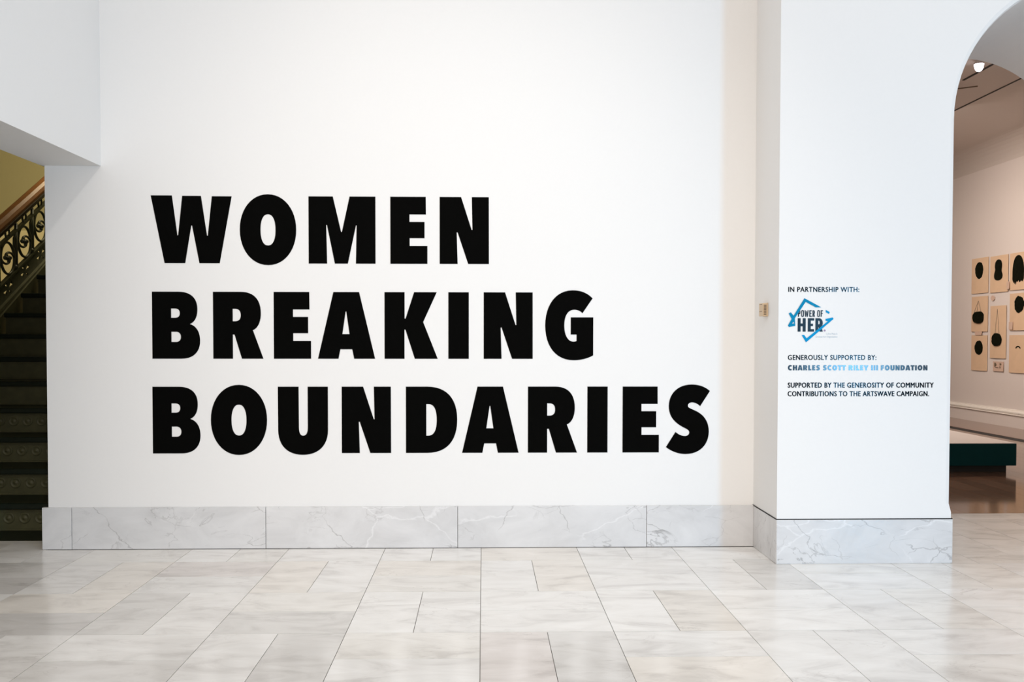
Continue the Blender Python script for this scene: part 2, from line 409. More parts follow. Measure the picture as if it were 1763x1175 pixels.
for j in range(-2, 7):
    ya = R0 - (j-1)*1.0025; yb = ya - 1.0025                 # far and near edge of the row of cells
    if j == 0: ya_, cap = ya, 0.0
    for i in range(-9, 8):
        vert = (i + j) % 2 != 0 if True else False
        vert = ((i % 2 == 0) == (j % 2 == 1))
        cells = [(i, i+.5, yb, ya), (i+.5, i+1, yb, ya)] if vert else [(i, i+1, (ya+yb)/2, ya), (i, i+1, yb, (ya+yb)/2)]
        for k, (a, b, c, d) in enumerate(cells):
            lim = 0.0                                       # floor stops at the title wall
            if b <= -4.5: lim = 0.392                       # stair lobby floor runs a little further
            if a >= 4.49: lim = -0.70                       # arch passage has its own stones
            if a < 4.49 and b > 4.6: lim = -0.70
            d = min(d, lim)
            if d - c < 0.02: continue
            tile(a, b, c, d, tints.get((i, j, k), rtint()))
# passage stones under the arch and beyond to the right
for (xs, y0, y1) in (([4.5, 4.868, 5.866, 6.866, 7.866], -.70, -.358), ([4.5, 5.365, 6.365, 7.4], -.358, -.053),
                     ([4.5, 5.365, 5.862, 6.36, 6.86, 7.4], -.053, 1.28), ([4.5, 5.87, 7.4], 1.28, 1.607)):
    for a, b in zip(xs, xs[1:]): tile(a, b, y0, y1, random.choice([(.86, .85, .83), (.9, .89, .87), (.82, .81, .8)]))

# ------------------------------------------------------------------ gallery beyond the arch
GX = 13.2; GC = 7.22
box_at('floor', (2.0, BACK-0.02, -0.12), (GX, 23, -0.004), M['dark'], kind='structure')
gf = bpy.data.objects['floor.001']
pl = {}
def plank(x0, x1, y0, y1):
    key = (round(x1-x0, 3), round(y1-y0, 3))
    if key not in pl:
        bm = bmesh.new(); add_box(bm, (-key[0]/2+.0015, -key[1]/2+.0015, -.004), (key[0]/2-.0015, key[1]/2-.0015, 0), 0.0004)
        me = mesh_from(bm, 'plank'); me.materials.append(M['plank']); pl[key] = me
    obj('floor_plank', pl[key], None, gf, V((x0+x1)/2, (y0+y1)/2, 0) - gf.location)
pw = 0.30
for c in range(26):
    x0 = 4.0 + c*pw; off = (c*1.7) % 4.0
    ys = [BACK-0.01] + [y for y in [BACK+0.6+off+4.0*k for k in range(6)] if y < 21] + [22.9]
    if x0 + pw > 11.79: break
    for a, b in zip(ys, ys[1:]): plank(x0, x0+pw, a, b)
for k in range(5): plank(11.81, GX-0.05, BACK + k*4.2, BACK + (k+1)*4.2 if k < 4 else 22.9)
def sbox(name, a, b, mat): return box_at(name, a, b, mat, kind='structure')
sbox('wall_gallery', (GX, BACK-1, 0), (GX+.3, 23, GC+.1), M['galwall'])
sbox('wall_gallery_far', (2.0, 22.9, 0), (GX, 23.2, GC+.1), M['galwall'])
sbox('wall_gallery_near', (1.8, 1.0, 0), (2.1, 23, GC+.1), M['galwall'])
sbox('wall_gallery_front', (11.4, BACK-.1, 0), (GX, BACK, GC+.1), M['galwall'])
bm = bmesh.new()
add_box(bm, (1.8, BACK, GC), (9.30, 23.2, GC+.2)); add_box(bm, (9.345, BACK, GC), (10.36, 23.2, GC+.2)); add_box(bm, (9.30, BACK, GC), (9.345, 4.5, GC+.2))
add_box(bm, (9.30, 7.36, GC), (9.345, 23.2, GC+.2))
add_box(bm, (10.385, BACK, GC), (GX, 23.2, GC+.2)); add_box(bm, (1.8, BACK, GC+.2), (GX+.3, 23.2, GC+.3))
# shallow cove where ceiling meets picture wall
n = 8
for k in range(n):
    a0 = math.pi/2*k/n; a1 = math.pi/2*(k+1)/n; rr = 0.55
    p0 = (GX-rr+rr*math.sin(a0), GC-rr+rr*math.cos(a0)); p1 = (GX-rr+rr*math.sin(a1), GC-rr+rr*math.cos(a1))
    bm.faces.new([bm.verts.new(V(x, y, z)) for x, y, z in ((p0[0], BACK, p0[1]), (p1[0], BACK, p1[1]), (p1[0], 22.9, p1[1]), (p0[0], 22.9, p0[1]))])
o = obj('ceiling', mesh_from(bm), M['galceil']); o['kind'] = 'structure'
sbox('trim_3', (9.30, 4.5, GC-.012), (9.345, 7.36, GC+.19), M['dark'])
sbox('trim_5', (10.35, BACK, GC-.008), (10.39, 22.9, GC+.19), M['dark'])
# picture-wall baseboard with cap moulding
def profile_run(pts, y0, y1):
    bm = bmesh.new()
    A = [bm.verts.new(V(x, y0, z)) for x, z in pts]; B = [bm.verts.new(V(x, y1, z)) for x, z in pts]
    for i in range(len(pts)-1): bm.faces.new((A[i], A[i+1], B[i+1], B[i]))
    bm.faces.new(A); bm.faces.new(B)
    return mesh_from(bm)
rb = bpy.data.objects.new('baseboard_gallery', None); C.objects.link(rb); rb.location = V(GX, 10, 0); rb['kind'] = 'structure'
child('skirting_board', profile_run([(GX, 0), (GX-.07, 0), (GX-.07, .31), (GX, .31)], BACK, 22.9), M['galwall'], rb)
child('cap_moulding', profile_run([(GX, .31), (GX-.10, .31), (GX-.10, .325), (GX-.085, .335), (GX-.10, .355), (GX-.10, .385), (GX-.075, .40), (GX-.06, .42), (GX-.03, .425), (GX-.03, .445), (GX, .445)], BACK, 22.9), M['galtrim'], rb)

# low display platform
pt = thing('display_platform', 'low dark teal display platform with pale top, on wooden floor beyond the arch', 'platform', V(6.5, 6.6, 0))
bx = lambda n_, a, b, mt: box_at(n_, a, b, mt, pt, bev=0.002)
bx('plinth', (4.2, 4.83, 0), (8.66, 8.6, .125), M['dark'])
bx('platform_body', (4.0, 4.71, .12), (8.75, 8.85, .483), M['teal'])
tp = bx('platform_top', (4.0, 4.712, .483), (8.75, 8.85, .490), M['plattop']); tp['label'] = 'pale reflective top'

# track lamp with lit lens, and a dark unlit one behind
def track_lamp(x, y, z, d, label, lit):
    t = thing('ceiling_spotlight', label, 'light', V(x, y, GC), 'ceiling spotlights in the gallery')
    bm = bmesh.new(); R = 0.11; prof = [(0.0, 0.0), (.03, 0.0), (.035, -.03), (.07, -.045), (.085, -.07), (.08, -.10)]
    rings = [[bm.verts.new(V(r*math.cos(k/16*math.tau), r*math.sin(k/16*math.tau), zz)) for k in range(16)] for r, zz in prof[1:]]
    for a, b in zip(rings, rings[1:]):
        for k in range(16): bm.faces.new((a[k], a[(k+1) % 16], b[(k+1) % 16], b[k]))
    bm.faces.new(rings[0])
    me = mesh_from(bm, smooth=True); h = child('lamp_housing', me, M['lampwhite'] if lit else M['dark'], t, V(x, y, GC))
    bm = bmesh.new(); rings = []
    for j in range(5):
        a = math.pi/2*j/5; rr = .078*math.cos(a)**.8; zz = -.098-.13*math.sin(a)
        rings.append([bm.verts.new(V(rr*math.cos(k/16*math.tau), rr*math.sin(k/16*math.tau), zz)) for k in range(16)])
    for a, b in zip(rings, rings[1:]):
        for k in range(16): bm.faces.new((a[k], a[(k+1) % 16], b[(k+1) % 16], b[k]))
    bm.faces.new(rings[-1])
    child('lamp_lens', mesh_from(bm, smooth=True), M['bulb'] if lit else M['dark'], t, V(x, y, GC))
    return t
track_lamp(8.90, 6.15, 7.1, 0, 'lit ceiling spotlight with glowing white lens seen under the arch', True)
t = thing('ceiling_spotlight', 'small dark unlit ceiling spotlight with side arm, left of the black slot', 'light', V(9.30, 7.75, GC), 'ceiling spotlights in the gallery')
child('stem', tube_mesh([[(9.30, 7.75, GC), (9.30, 7.75, GC-.07)]], .02), M['dark'], t)
child('arm', tube_mesh([[(9.30, 7.75, GC-.07), (9.75, 7.6, GC-.045)]], .012), M['grille'], t)
child('lamp_head', tube_mesh([[(9.26, 7.8, GC-.04), (9.22, 7.82, GC-.17)]], .045, 12), M['dark'], t)

# ------------------------------------------------------------------ pictures on the gallery wall (metres: y along wall, z up)
SX = GX*S
def blob(cy, cz, ry, rz, n=40, rough=0.05, seed=1, k=2.0):
    rnd = random.Random(seed); ph = [rnd.random()*6.28 for _ in range(5)]
    out = []
    for i in range(n):
        a = i/n*math.tau
        f = 1 + rough*(math.sin(3*a+ph[0])*.5 + math.sin(7*a+ph[1])*.35 + math.sin(13*a+ph[2])*.3)
        c, s_ = math.cos(a), math.sin(a)
        out.append((cy + ry*f*abs(c)**(2/k)*(1 if c > 0 else -1), cz + rz*f*abs(s_)**(2/k)*(1 if s_ > 0 else -1)))
    return out
def side_shape(name, loops, thick, x, mat, par):
    """flat part on the wall facing -x; loops given as (y,z) metres"""
    cy = par.location.y; cz = par.location.z
    me = shape_mesh([[(-(p[0]-cy), p[1]-cz) for p in lp] for lp in loops], thick, 'side')
    o = obj(name, me, mat, par); o.location = (x - par.location.x, 0, 0); return o
GRP = 'tan paper sheets on the gallery wall'
def sheet(y0, y1, z0, z1, label, x=SX-.004):
    t = thing('paper_sheet', label, 'artwork', ((x, (y0+y1)/2, (z0+z1)/2)), GRP)
    me = bpy.data.meshes.new('sheet'); bm = bmesh.new()
    # slightly bowed sheet held off the wall
    n = 6; th = .003
    vs = []
    for i in range(n+1):
        u = i/n; y = y0+(y1-y0)*u; xo = SX - .010 - .006*math.sin(u*math.pi)
        vs.append([bm.verts.new((xo-dx, y, z)) for dx in (0, th) for z in (z0, z1)])
    for a, b in zip(vs, vs[1:]):
        bm.faces.new((a[0], b[0], b[1], a[1])); bm.faces.new((a[2], a[3], b[3], b[2]))
        bm.faces.new((a[0], a[2], b[2], b[0])); bm.faces.new((a[1], b[1], b[3], a[3]))
    bm.faces.new((vs[0][0], vs[0][1], vs[0][3], vs[0][2])); bm.faces.new((vs[-1][0], vs[-1][2], vs[-1][3], vs[-1][1]))
    bmesh.ops.translate(bm, verts=bm.verts, vec=-t.location)
    o = obj('paper', mesh_from(bm), M['paper'], t); return t
XF = SX-.0215
def threads(t, top, ends, r=.0022):
    pts = [[(XF/S, top[0]/S, top[1]/S), (XF/S, e[0]/S, e[1]/S)] for e in ends]
    return child('thread', tube_mesh(pts, r/S, 5), M['thread'], t)
s1 = sheet(7.77, 8.22, 2.08, 2.65, 'top left tan sheet with an upright black oval')
side_shape('hair_shape', [blob(8.00, 2.45, .105, .135, seed=1)], .006, XF, M['hair'], s1)
s2 = sheet(7.27, 7.72, 2.07, 2.64, 'tan sheet with a black figure-eight hair knot, right of the top oval')
g = path((7.50, 2.56+.02), ('C', (7.57, 2.58), (7.60, 2.50), (7.58, 2.44)), ('C', (7.57, 2.40), (7.62, 2.36), (7.60, 2.30)), ('C', (7.59, 2.26), (7.52, 2.25), (7.48, 2.255)),
         ('C', (7.40, 2.26), (7.38, 2.32), (7.41, 2.37)), ('C', (7.43, 2.41), (7.41, 2.44), (7.41, 2.48)), ('C', (7.41, 2.54), (7.44, 2.58), (7.50, 2.58)))
side_shape('hair_shape', [g], .006, XF, M['hair'], s2)
s3 = sheet(6.79, 7.23, 2.08, 2.64, 'tan sheet with long black hair falling to a ragged hem')
g = path((7.02, 2.60), ('C', (7.12, 2.60), (7.15, 2.45), (7.15, 2.34))) + [(7.15, 2.24), (7.125, 2.19), (7.12, 2.23), (7.10, 2.17), (7.095, 2.215), (7.075, 2.16), (7.06, 2.21), (7.03, 2.20), (7.01, 2.225), (6.98, 2.19), (6.95, 2.22), (6.92, 2.20), (6.89, 2.24), (6.885, 2.34)] + path((6.885, 2.36), ('C', (6.89, 2.48), (6.93, 2.60), (7.02, 2.60)))
side_shape('hair_shape', [g], .006, XF, M['hair'], s3)
s4 = sheet(7.77, 8.21, 1.46, 2.03, 'tan sheet with a round black bun hanging from threads, left column')
side_shape('hair_shape', [blob(8.00, 1.69, .14, .095, seed=4, k=2.6, rough=.04)], .02, XF-.008, M['hair'], s4)
threads(s4, (8.01, 1.96), [(8.13, 1.76), (8.05, 1.77), (7.93, 1.77)])
s5 = sheet(7.30, 7.70, 1.04, 1.86, 'tallest tan sheet, black ball on two long threads')
side_shape('hair_shape', [blob(7.51, 1.33, .115, .10, seed=5, k=2.2)], .02, XF-.008, M['hair'], s5)
threads(s5, (7.51, 1.81), [(7.56, 1.42), (7.46, 1.42)])
s6 = sheet(6.81, 7.22, 1.47, 2.03, 'tan sheet with a black head of hair, at the right edge below the ragged one')
g = blob(6.985, 1.86, .11, .125, seed=6, rough=.08)
side_shape('hair_shape', [g], .006, XF, M['hair'], s6)
s7 = sheet(7.77, 8.20, .83, 1.40, 'bottom left tan sheet with an upright black oval')
side_shape('hair_shape', [blob(7.985, 1.20, .108, .115, seed=7)], .006, XF, M['hair'], s7)
s8 = sheet(6.79, 7.22, .83, 1.40, 'tan sheet nearly blank but for one small dark arc')
g = path((7.055, 1.205), ('C', (7.03, 1.25), (6.97, 1.25), (6.94, 1.205)), (6.95, 1.197), ('C', (6.97, 1.228), (7.02, 1.228), (7.045, 1.197)))
side_shape('hair_shape', [g], .006, XF, M['hair'], s8)
def card(name, loop, label, cat='label card', x=SX-.028):
    cy = sum(p[0] for p in loop)/len(loop); cz = sum(p[1] for p in loop)/len(loop)
    me = shape_mesh([[(-(p[0]-cy), p[1]-cz) for p in loop]], .006, 'side')
    o = obj(name, me, M['card']); o.location = (x, cy, cz); tag(o, label, cat, 'small cards between the paper sheets'); return o
rect = lambda a, b, c, d: [(a, c), (b, c), (b, d), (a, d)]
card('round_label', [(7.645+.05*math.cos(i/20*math.tau), 1.985+.042*math.sin(i/20*math.tau)) for i in range(20)], 'small round disc on the wall above the tallest sheet', x=SX-.012)
card('label_card', rect(7.215, 7.28, 2.10, 2.22), 'small upright card overlapping the right edge of the hair knot sheet')
card('label_card', rect(7.90, 8.08, 1.405, 1.465), 'small wide card bridging the two lower sheets of the left column')
card('label_card', rect(7.12, 7.21, 1.485, 1.60), 'small card on the corner of the right sheet with head of hair')
cd = card('label_card', rect(7.35, 7.61, .835, .99), 'square pinkish card below the tallest sheet', x=SX-.014)
me = shape_mesh([blob(.06, .035, .022, .018, 16, seed=3, rough=.2), blob(-.07, .025, .028, .034, 16, seed=8, rough=.2), blob(-.03, -.02, .05, .006, 12, seed=5), blob(.05, -.012, .012, .02, 12, seed=9, rough=.2)], .002, 'side')
q = obj('printed_mark', me, M['grille'], cd); q.location = (-.004, 0, 0)

# ------------------------------------------------------------------ stairwell
sbox('wall_stair_far', (-17, 14.0, 0), (-1.5, 14.3, 10), M['olive'])
sbox('trim_4', (-17, 13.93, 0), (-1.5, 14.0, 5.08), M['cream'])
sbox('wall_stair_right', (-3.55, .36, 0), (-3.35, 14.0, 10), M['olive'])
sbox('wall_stair_left', (-17.2, -7.5, 0), (-17, 14.3, 10), M['olive'])
sbox('ceiling_stair', (-17.2, .03, 9.6), (-3.3, 14.3, 9.8), M['olive'])
sbox('ceiling_lobby', (-17.2, -7.5, 7.0), (-4.52, .03, 7.2), M['olive'])
sbox('wall_stair_header', (-17.2, 0.03, 7.0), (-4.5, .3, 9.8), M['olive'])
sbox('wall_lobby_near', (-17.2, -7.7, 0), (-4.52, -7.5, 7.2), M['paint'])
sbox('floor_stair', (-17, 0.395, -.12), (-3.55, 14, -.001), M['slate'])
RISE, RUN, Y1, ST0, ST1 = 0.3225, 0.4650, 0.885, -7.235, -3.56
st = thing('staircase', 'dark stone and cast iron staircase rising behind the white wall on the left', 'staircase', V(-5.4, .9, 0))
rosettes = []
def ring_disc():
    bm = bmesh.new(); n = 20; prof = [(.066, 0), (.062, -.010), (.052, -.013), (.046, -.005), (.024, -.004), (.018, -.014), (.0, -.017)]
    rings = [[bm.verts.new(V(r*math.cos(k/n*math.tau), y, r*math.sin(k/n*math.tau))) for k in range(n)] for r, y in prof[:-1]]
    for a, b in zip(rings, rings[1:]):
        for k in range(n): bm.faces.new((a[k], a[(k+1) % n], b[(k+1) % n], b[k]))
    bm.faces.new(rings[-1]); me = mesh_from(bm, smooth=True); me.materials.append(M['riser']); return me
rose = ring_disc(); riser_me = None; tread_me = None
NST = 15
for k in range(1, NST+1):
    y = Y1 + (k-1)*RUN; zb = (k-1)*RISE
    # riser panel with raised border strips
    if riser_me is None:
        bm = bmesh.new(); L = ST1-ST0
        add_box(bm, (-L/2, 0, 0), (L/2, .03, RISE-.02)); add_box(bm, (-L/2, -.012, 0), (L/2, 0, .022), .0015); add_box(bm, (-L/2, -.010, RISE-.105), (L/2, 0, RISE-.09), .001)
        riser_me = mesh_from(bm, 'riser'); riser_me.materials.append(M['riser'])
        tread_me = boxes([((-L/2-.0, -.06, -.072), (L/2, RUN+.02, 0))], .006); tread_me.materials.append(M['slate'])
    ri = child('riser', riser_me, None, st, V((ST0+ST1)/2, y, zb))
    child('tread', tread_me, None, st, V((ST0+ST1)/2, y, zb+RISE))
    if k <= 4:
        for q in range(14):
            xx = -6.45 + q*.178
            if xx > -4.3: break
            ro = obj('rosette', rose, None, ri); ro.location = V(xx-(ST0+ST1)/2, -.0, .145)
# ------------------------------------------------------------------ balustrade
RX = -7.35; SL = 0.65; P = 0.479; YC = 4.41
def zf(y, z0): return z0 + (y-YC)*SL          # a line parallel to the rail
bl = thing('balustrade', 'cast iron scrollwork balustrade with polished wood handrail on the left staircase', 'balustrade', V(RX, YC, 0))
ys0, ys1 = 1.2, 7.3
# string on the open side
bm = bmesh.new()
ya, yb = Y1-.1, Y1+NST*RUN
pts = [(ya, 0.0), (ya, .25), (yb, .25+(yb-ya)*RISE/RUN), (yb, -.3+(yb-ya)*RISE/RUN), (ya+.5, 0.0)]
A = [bm.verts.new(V(RX-.05, y, z)) for y, z in pts]; B = [bm.verts.new(V(RX+.09, y, z)) for y, z in pts]
for i in range(len(pts)): j = (i+1) % len(pts); bm.faces.new((A[i], A[j], B[j], B[i]))
bm.faces.new(A); bm.faces.new(B)
child('string_plate', mesh_from(bm), M['riser'], bl)

def sweep_profile(prof, y0, y1, zc):
    bm = bmesh.new()
    A = [bm.verts.new(V(RX+x, y0, zf(y0, zc)+z)) for x, z in prof]; B = [bm.verts.new(V(RX+x, y1, zf(y1, zc)+z)) for x, z in prof]
    n = len(prof)
    for i in range(n): bm.faces.new((A[i], A[(i+1) % n], B[(i+1) % n], B[i]))
    bm.faces.new(A); bm.faces.new(B); return mesh_from(bm)
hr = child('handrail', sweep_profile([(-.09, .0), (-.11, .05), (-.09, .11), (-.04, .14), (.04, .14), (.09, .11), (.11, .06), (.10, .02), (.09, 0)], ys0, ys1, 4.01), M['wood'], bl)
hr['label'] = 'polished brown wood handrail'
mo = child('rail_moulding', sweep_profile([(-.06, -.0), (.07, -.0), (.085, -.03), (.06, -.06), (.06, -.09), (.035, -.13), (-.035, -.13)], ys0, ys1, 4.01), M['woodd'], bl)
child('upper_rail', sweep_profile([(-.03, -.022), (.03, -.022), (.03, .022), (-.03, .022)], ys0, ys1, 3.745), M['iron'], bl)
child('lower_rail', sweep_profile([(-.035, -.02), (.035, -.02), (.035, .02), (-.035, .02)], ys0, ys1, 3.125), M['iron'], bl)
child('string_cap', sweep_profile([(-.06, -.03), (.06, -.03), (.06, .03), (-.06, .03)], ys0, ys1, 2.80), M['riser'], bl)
# panel of one pitch with quatrefoil openings, a parallelogram in the (y,z) plane
def petal(ang, r0, r1, w, fork):
    c, s_ = math.cos(ang), math.sin(ang)
    loc = [(r0, .004), (r0+(r1-r0)*.55, w*.62), (r1-fork, w), (r1, w*1.05), (r1-fork*.9, w*.15), (r1+fork*.2, 0), (r1-fork*.9, -w*.15), (r1, -w*1.05), (r1-fork, -w), (r0+(r1-r0)*.55, -w*.62), (r0, -.004)]
    return [(a*c-b*s_, a*s_+b*c) for a, b in loc]
zc = 2.965
panel_loop = [(-P/2, -P/2*SL-.145), (P/2, P/2*SL-.145), (P/2, P/2*SL+.15), (-P/2, -P/2*SL+.15)]
th = math.atan(SL)+.18
holes = [petal(th, .02, .155, .034, .03), petal(th+math.pi, .02, .155, .034, .03), petal(th+math.pi*.52, .022, .10, .032, .016), petal(th+math.pi*1.52, .022, .10, .032, .016)]
pan = shape_mesh([[(-a*S, b*S) for a, b in lp] for lp in [panel_loop]+holes], .02*S, 'side'); pan.materials.append(M['iron'])
def yz(fn, n, close=True): return [(0, *fn(i/n)) for i in range(n if close else n+1)]
oval = tube_mesh([yz(lambda t: (.185*math.cos(t*math.tau), .245*math.sin(t*math.tau)), 36)], .021, 6, True)
def sp_fn(sgn):
    def f(t):
        a = math.pi*(.05+1.15*t); r = .165*(1-t*.72)
        return (sgn*(r*math.cos(a)) + sgn*.02, sgn*(r*math.sin(a)*.75))
    return f
scroll = tube_mesh([yz(sp_fn(1), 16, False), yz(sp_fn(-1), 16, False)], .019, 6)
bm = bmesh.new()
for dy, dz, r_ in ((-.055, .0, .036), (.055, .01, .036), (0, 0, .03), (.03, -.045, .026), (-.03, .045, .026)):
    bmesh.ops.create_icosphere(bm, subdivisions=2, radius=r_*S, matrix=Matrix.Translation(V(.0, dy, dz)))
leafm = mesh_from(bm, smooth=True)
ringm = tube_mesh([yz(lambda t: (.055*math.cos(t*math.tau), .085*math.sin(t*math.tau)), 20)], .016, 6, True)
barm = tube_mesh([[(0, 0, -.36), (0, 0, .42)]], .026, 8)
stemm = tube_mesh([[(0, .03, .20), (0, -.06, .05), (0, -.065, -.12), (0, .015, -.42)]], .018, 6)
bossm = None
bm = bmesh.new(); bmesh.ops.create_icosphere(bm, subdivisions=2, radius=.04*S); bossm = mesh_from(bm, smooth=True)
for me in (oval, scroll, leafm, ringm, barm, stemm, bossm): me.materials.append(M['iron'])
for k in range(-6, 6):
    y = YC + k*P
    child('flower_panel', pan, None, bl, V(RX, y, zf(y, zc)))
    ov = child('oval_ring', oval, None, bl, V(RX, y, zf(y, 3.435)))
    sc = obj('scroll', scroll, None, ov); lf = obj('leaf_cluster', leafm, None, ov)
    child('small_ring', ringm, None, bl, V(RX, y, zf(y, 3.825)))
    yb_ = y + P/2
    child('baluster', barm, None, bl, V(RX, yb_, zf(yb_, 3.43)))
    child('curved_stem', stemm, None, bl, V(RX, yb_, zf(yb_, 3.56)))
    child('boss', bossm, None, bl, V(RX, yb_-.03, zf(yb_, 3.16)))

# ------------------------------------------------------------------ big black wall title
def nrm(loop_items, x0, yb, cap): 
    def f(p): return ((p[0]-x0)/cap, (yb-p[1])/cap)
    out = []
    for it in loop_items:
        out.append(('C', f(it[1]), f(it[2]), f(it[3])) if it[0] == 'C' else f(it))
    return path(*out)
def sup(cx, cy, a, b, k, x0, yb, cap, n=48):
    out = []
    for i in range(n):
        t = i/n*math.tau; c, s_ = math.cos(t), math.sin(t)
        out.append(((cx + a*abs(c)**(2/k)*(1 if c >= 0 else -1) - x0)/cap, (yb - (cy + b*abs(s_)**(2/k)*(1 if s_ >= 0 else -1)))/cap))
    return out
GL = {}
GL['W'] = [nrm([(72, 60), (205, 60), (238, 312), (243, 312), (270, 62), (388, 62), (425, 314), (430, 314), (457, 64), (582, 64), (504, 489), (376, 489), (331, 250), (326, 250), (286, 489), (156, 489)], 72, 489, 427)]
GL['O'] = [sup(812.5, 278, 178.5, 225, 2.08, 634, 492, 427), sup(812.5, 279, 47.5, 99, 2.3, 634, 492, 427)]
GL['M'] = [nrm([(1069, 68), (1222, 68), (1274, 292), (1279, 292), (1328, 68), (1491, 68), (1491, 492), (1367, 492), (1372, 250), (1368, 250), (1316, 492), (1234, 492), (1185, 248), (1180, 248), (1185, 492), (1069, 492)], 1069, 492, 424)]
GL['E'] = [nrm([(264, 70), (488, 70), (489, 181), (385, 181), (385, 228), (480, 228), (480, 331), (386, 331), (386, 380), (498, 380), (498, 493), (264, 493)], 264, 493, 423)]
GL['N'] = [nrm([(576, 70), (712, 70), (779, 278), (784, 278), (780, 70), (888, 70), (889, 494), (757, 494), (690, 294), (684, 294), (690, 494), (576, 494)], 576, 494, 424)]
GL['B'] = [nrm([(78, 667), (245, 667), ('C', (322, 667), (364, 706), (364, 778)), ('C', (364, 825), (350, 858), (316, 873)), ('C', (358, 885), (380, 925), (380, 980)), ('C', (380, 1050), (338, 1094), (262, 1094)), (78, 1094)], 78, 1094, 427),
           nrm([(198, 774), (222, 774), ('C', (243, 774), (253, 785), (253, 804)), ('C', (253, 823), (243, 833), (222, 833)), (198, 833)], 78, 1094, 427),
           nrm([(199, 922), (228, 922), ('C', (248, 922), (259, 935), (259, 955)), ('C', (259, 975), (248, 987), (228, 987)), (199, 987)], 78, 1094, 427)]
GL['R'] = [nrm([(464, 669), (640, 669), ('C', (722, 669), (766, 717), (766, 805)), ('C', (766, 858), (748, 900), (715, 913)), (781, 1095), (645, 1095), (599, 941), (588, 941), (588, 1095), (464, 1095)], 464, 1095, 426),
           nrm([(588, 777), (602, 777), ('C', (628, 777), (639, 792), (639, 817)), ('C', (639, 842), (628, 856), (602, 856)), (588, 856)], 464, 1095, 426)]
GL['A'] = [nrm([(1225, 674), (1387, 674), (1487, 1096), (1355, 1096), (1343, 1036), (1268, 1036), (1256, 1096), (1127, 1096)], 1127, 1096, 422),
           nrm([(1302, 797), (1306, 797), (1326, 940), (1281, 940)], 1127, 1096, 422)]
GL['K'] = [nrm([(227, 674), (354, 674), (354, 841), (360, 841), (414, 674), (557, 674), (471, 863), (563, 1096), (418, 1096), (359, 911), (353, 911), (353, 1096), (227, 1096)], 227, 1096, 422)]
GL['I'] = [nrm([(631, 676), (760, 676), (760, 1096), (631, 1096)], 631, 1096, 420)]
GL['G'] = [nrm([(1544, 714), ('C', (1513, 680), (1470, 663), (1418, 663)), ('C', (1312, 663), (1244, 755), (1244, 885)), ('C', (1244, 1018), (1312, 1106), (1425, 1106)), ('C', (1475, 1106), (1520, 1092), (1549, 1075)), (1549, 834), (1406, 834), (1406, 943), (1443, 943), (1443, 984),
                 ('C', (1437, 987), (1431, 988), (1424, 988)), ('C', (1387, 988), (1365, 945), (1365, 885)), ('C', (1365, 825), (1387, 786), (1428, 786)), ('C', (1450, 786), (1468, 794), (1480, 808))], 1244, 1097, 420)]
GL['U'] = [nrm([(807, 91), (928, 91), (929, 330), ('C', (930, 365), (938, 379), (954, 379)), ('C', (972, 379), (981, 362), (981, 330)), (981, 91), (1099, 91), (1099, 345), ('C', (1099, 440), (1040, 492), (952, 492)), ('C', (865, 492), (808, 440), (808, 345))], 807, 482, 391)]
GL['D'] = [nrm([(1555, 91), (1680, 91), ('C', (1793, 91), (1855, 160), (1855, 285)), ('C', (1855, 410), (1793, 480), (1680, 480)), (1555, 480)], 1555, 480, 389),
           nrm([(1674, 193), (1685, 193), ('C', (1720, 193), (1735, 225), (1735, 287)), ('C', (1735, 345), (1720, 379), (1685, 379)), (1674, 379)], 1555, 480, 389)]
GL['S'] = [nrm([(1637, 116), ('C', (1610, 92), (1575, 78), (1530, 78)), ('C', (1450, 78), (1396, 130), (1396, 205)), ('C', (1396, 262), (1426, 302), (1490, 333)), ('C', (1510, 343), (1517, 349), (1517, 359)), ('C', (1517, 372), (1506, 380), (1492, 380)), ('C', (1472, 380), (1452, 370), (1436, 356)),
                 (1380, 445), ('C', (1415, 472), (1455, 486), (1496, 486)), ('C', (1580, 486), (1632, 430), (1632, 355)), ('C', (1632, 295), (1603, 252), (1545, 228)), ('C', (1520, 217), (1508, 213), (1508, 202)), ('C', (1508, 191), (1518, 183), (1532, 183)), ('C', (1548, 183), (1566, 191), (1580, 205))], 1380, 476, 386)]
CAP = 0.4235
me_gl = {k: shape_mesh([[(x*CAP, y*CAP) for x, y in lp] for lp in v], .0016, 'wall') for k, v in GL.items()}
for me in me_gl.values(): me.materials.append(M['black'])
YT = 0.03*S - .0012
rowsT = [('women', 1.8126, [('W', -2.076), ('O', -1.5213), ('M', -1.0899), ('E', -0.5753), ('N', -0.2636)]),
         ('breaking', 1.2091, [('B', -2.0737), ('R', -1.6923), ('E', -1.3115), ('A', -1.034), ('K', -0.6133), ('I', -0.2091), ('N', 0.0156), ('G', 0.4071)]),
         ('boundaries', .6079, [('B', -2.0758), ('O', -1.7108), ('U', -1.2885), ('N', -0.8855), ('D', -0.4789), ('A', -0.122), ('R', 0.2979), ('I', 0.678), ('E', 0.9043), ('S', 1.1836)])]
for word, zb, L in rowsT:
    pos = {'women': 'top', 'breaking': 'middle', 'boundaries': 'bottom'}[word]
    t = thing('wall_lettering', f'{pos} line of the large black wall title, reading {word.upper()}', 'lettering', (L[0][1], YT, zb), 'large black title on the white wall')
    for ch, x in L: child('letter', me_gl[ch], None, t, (x*1.0018, YT, zb))

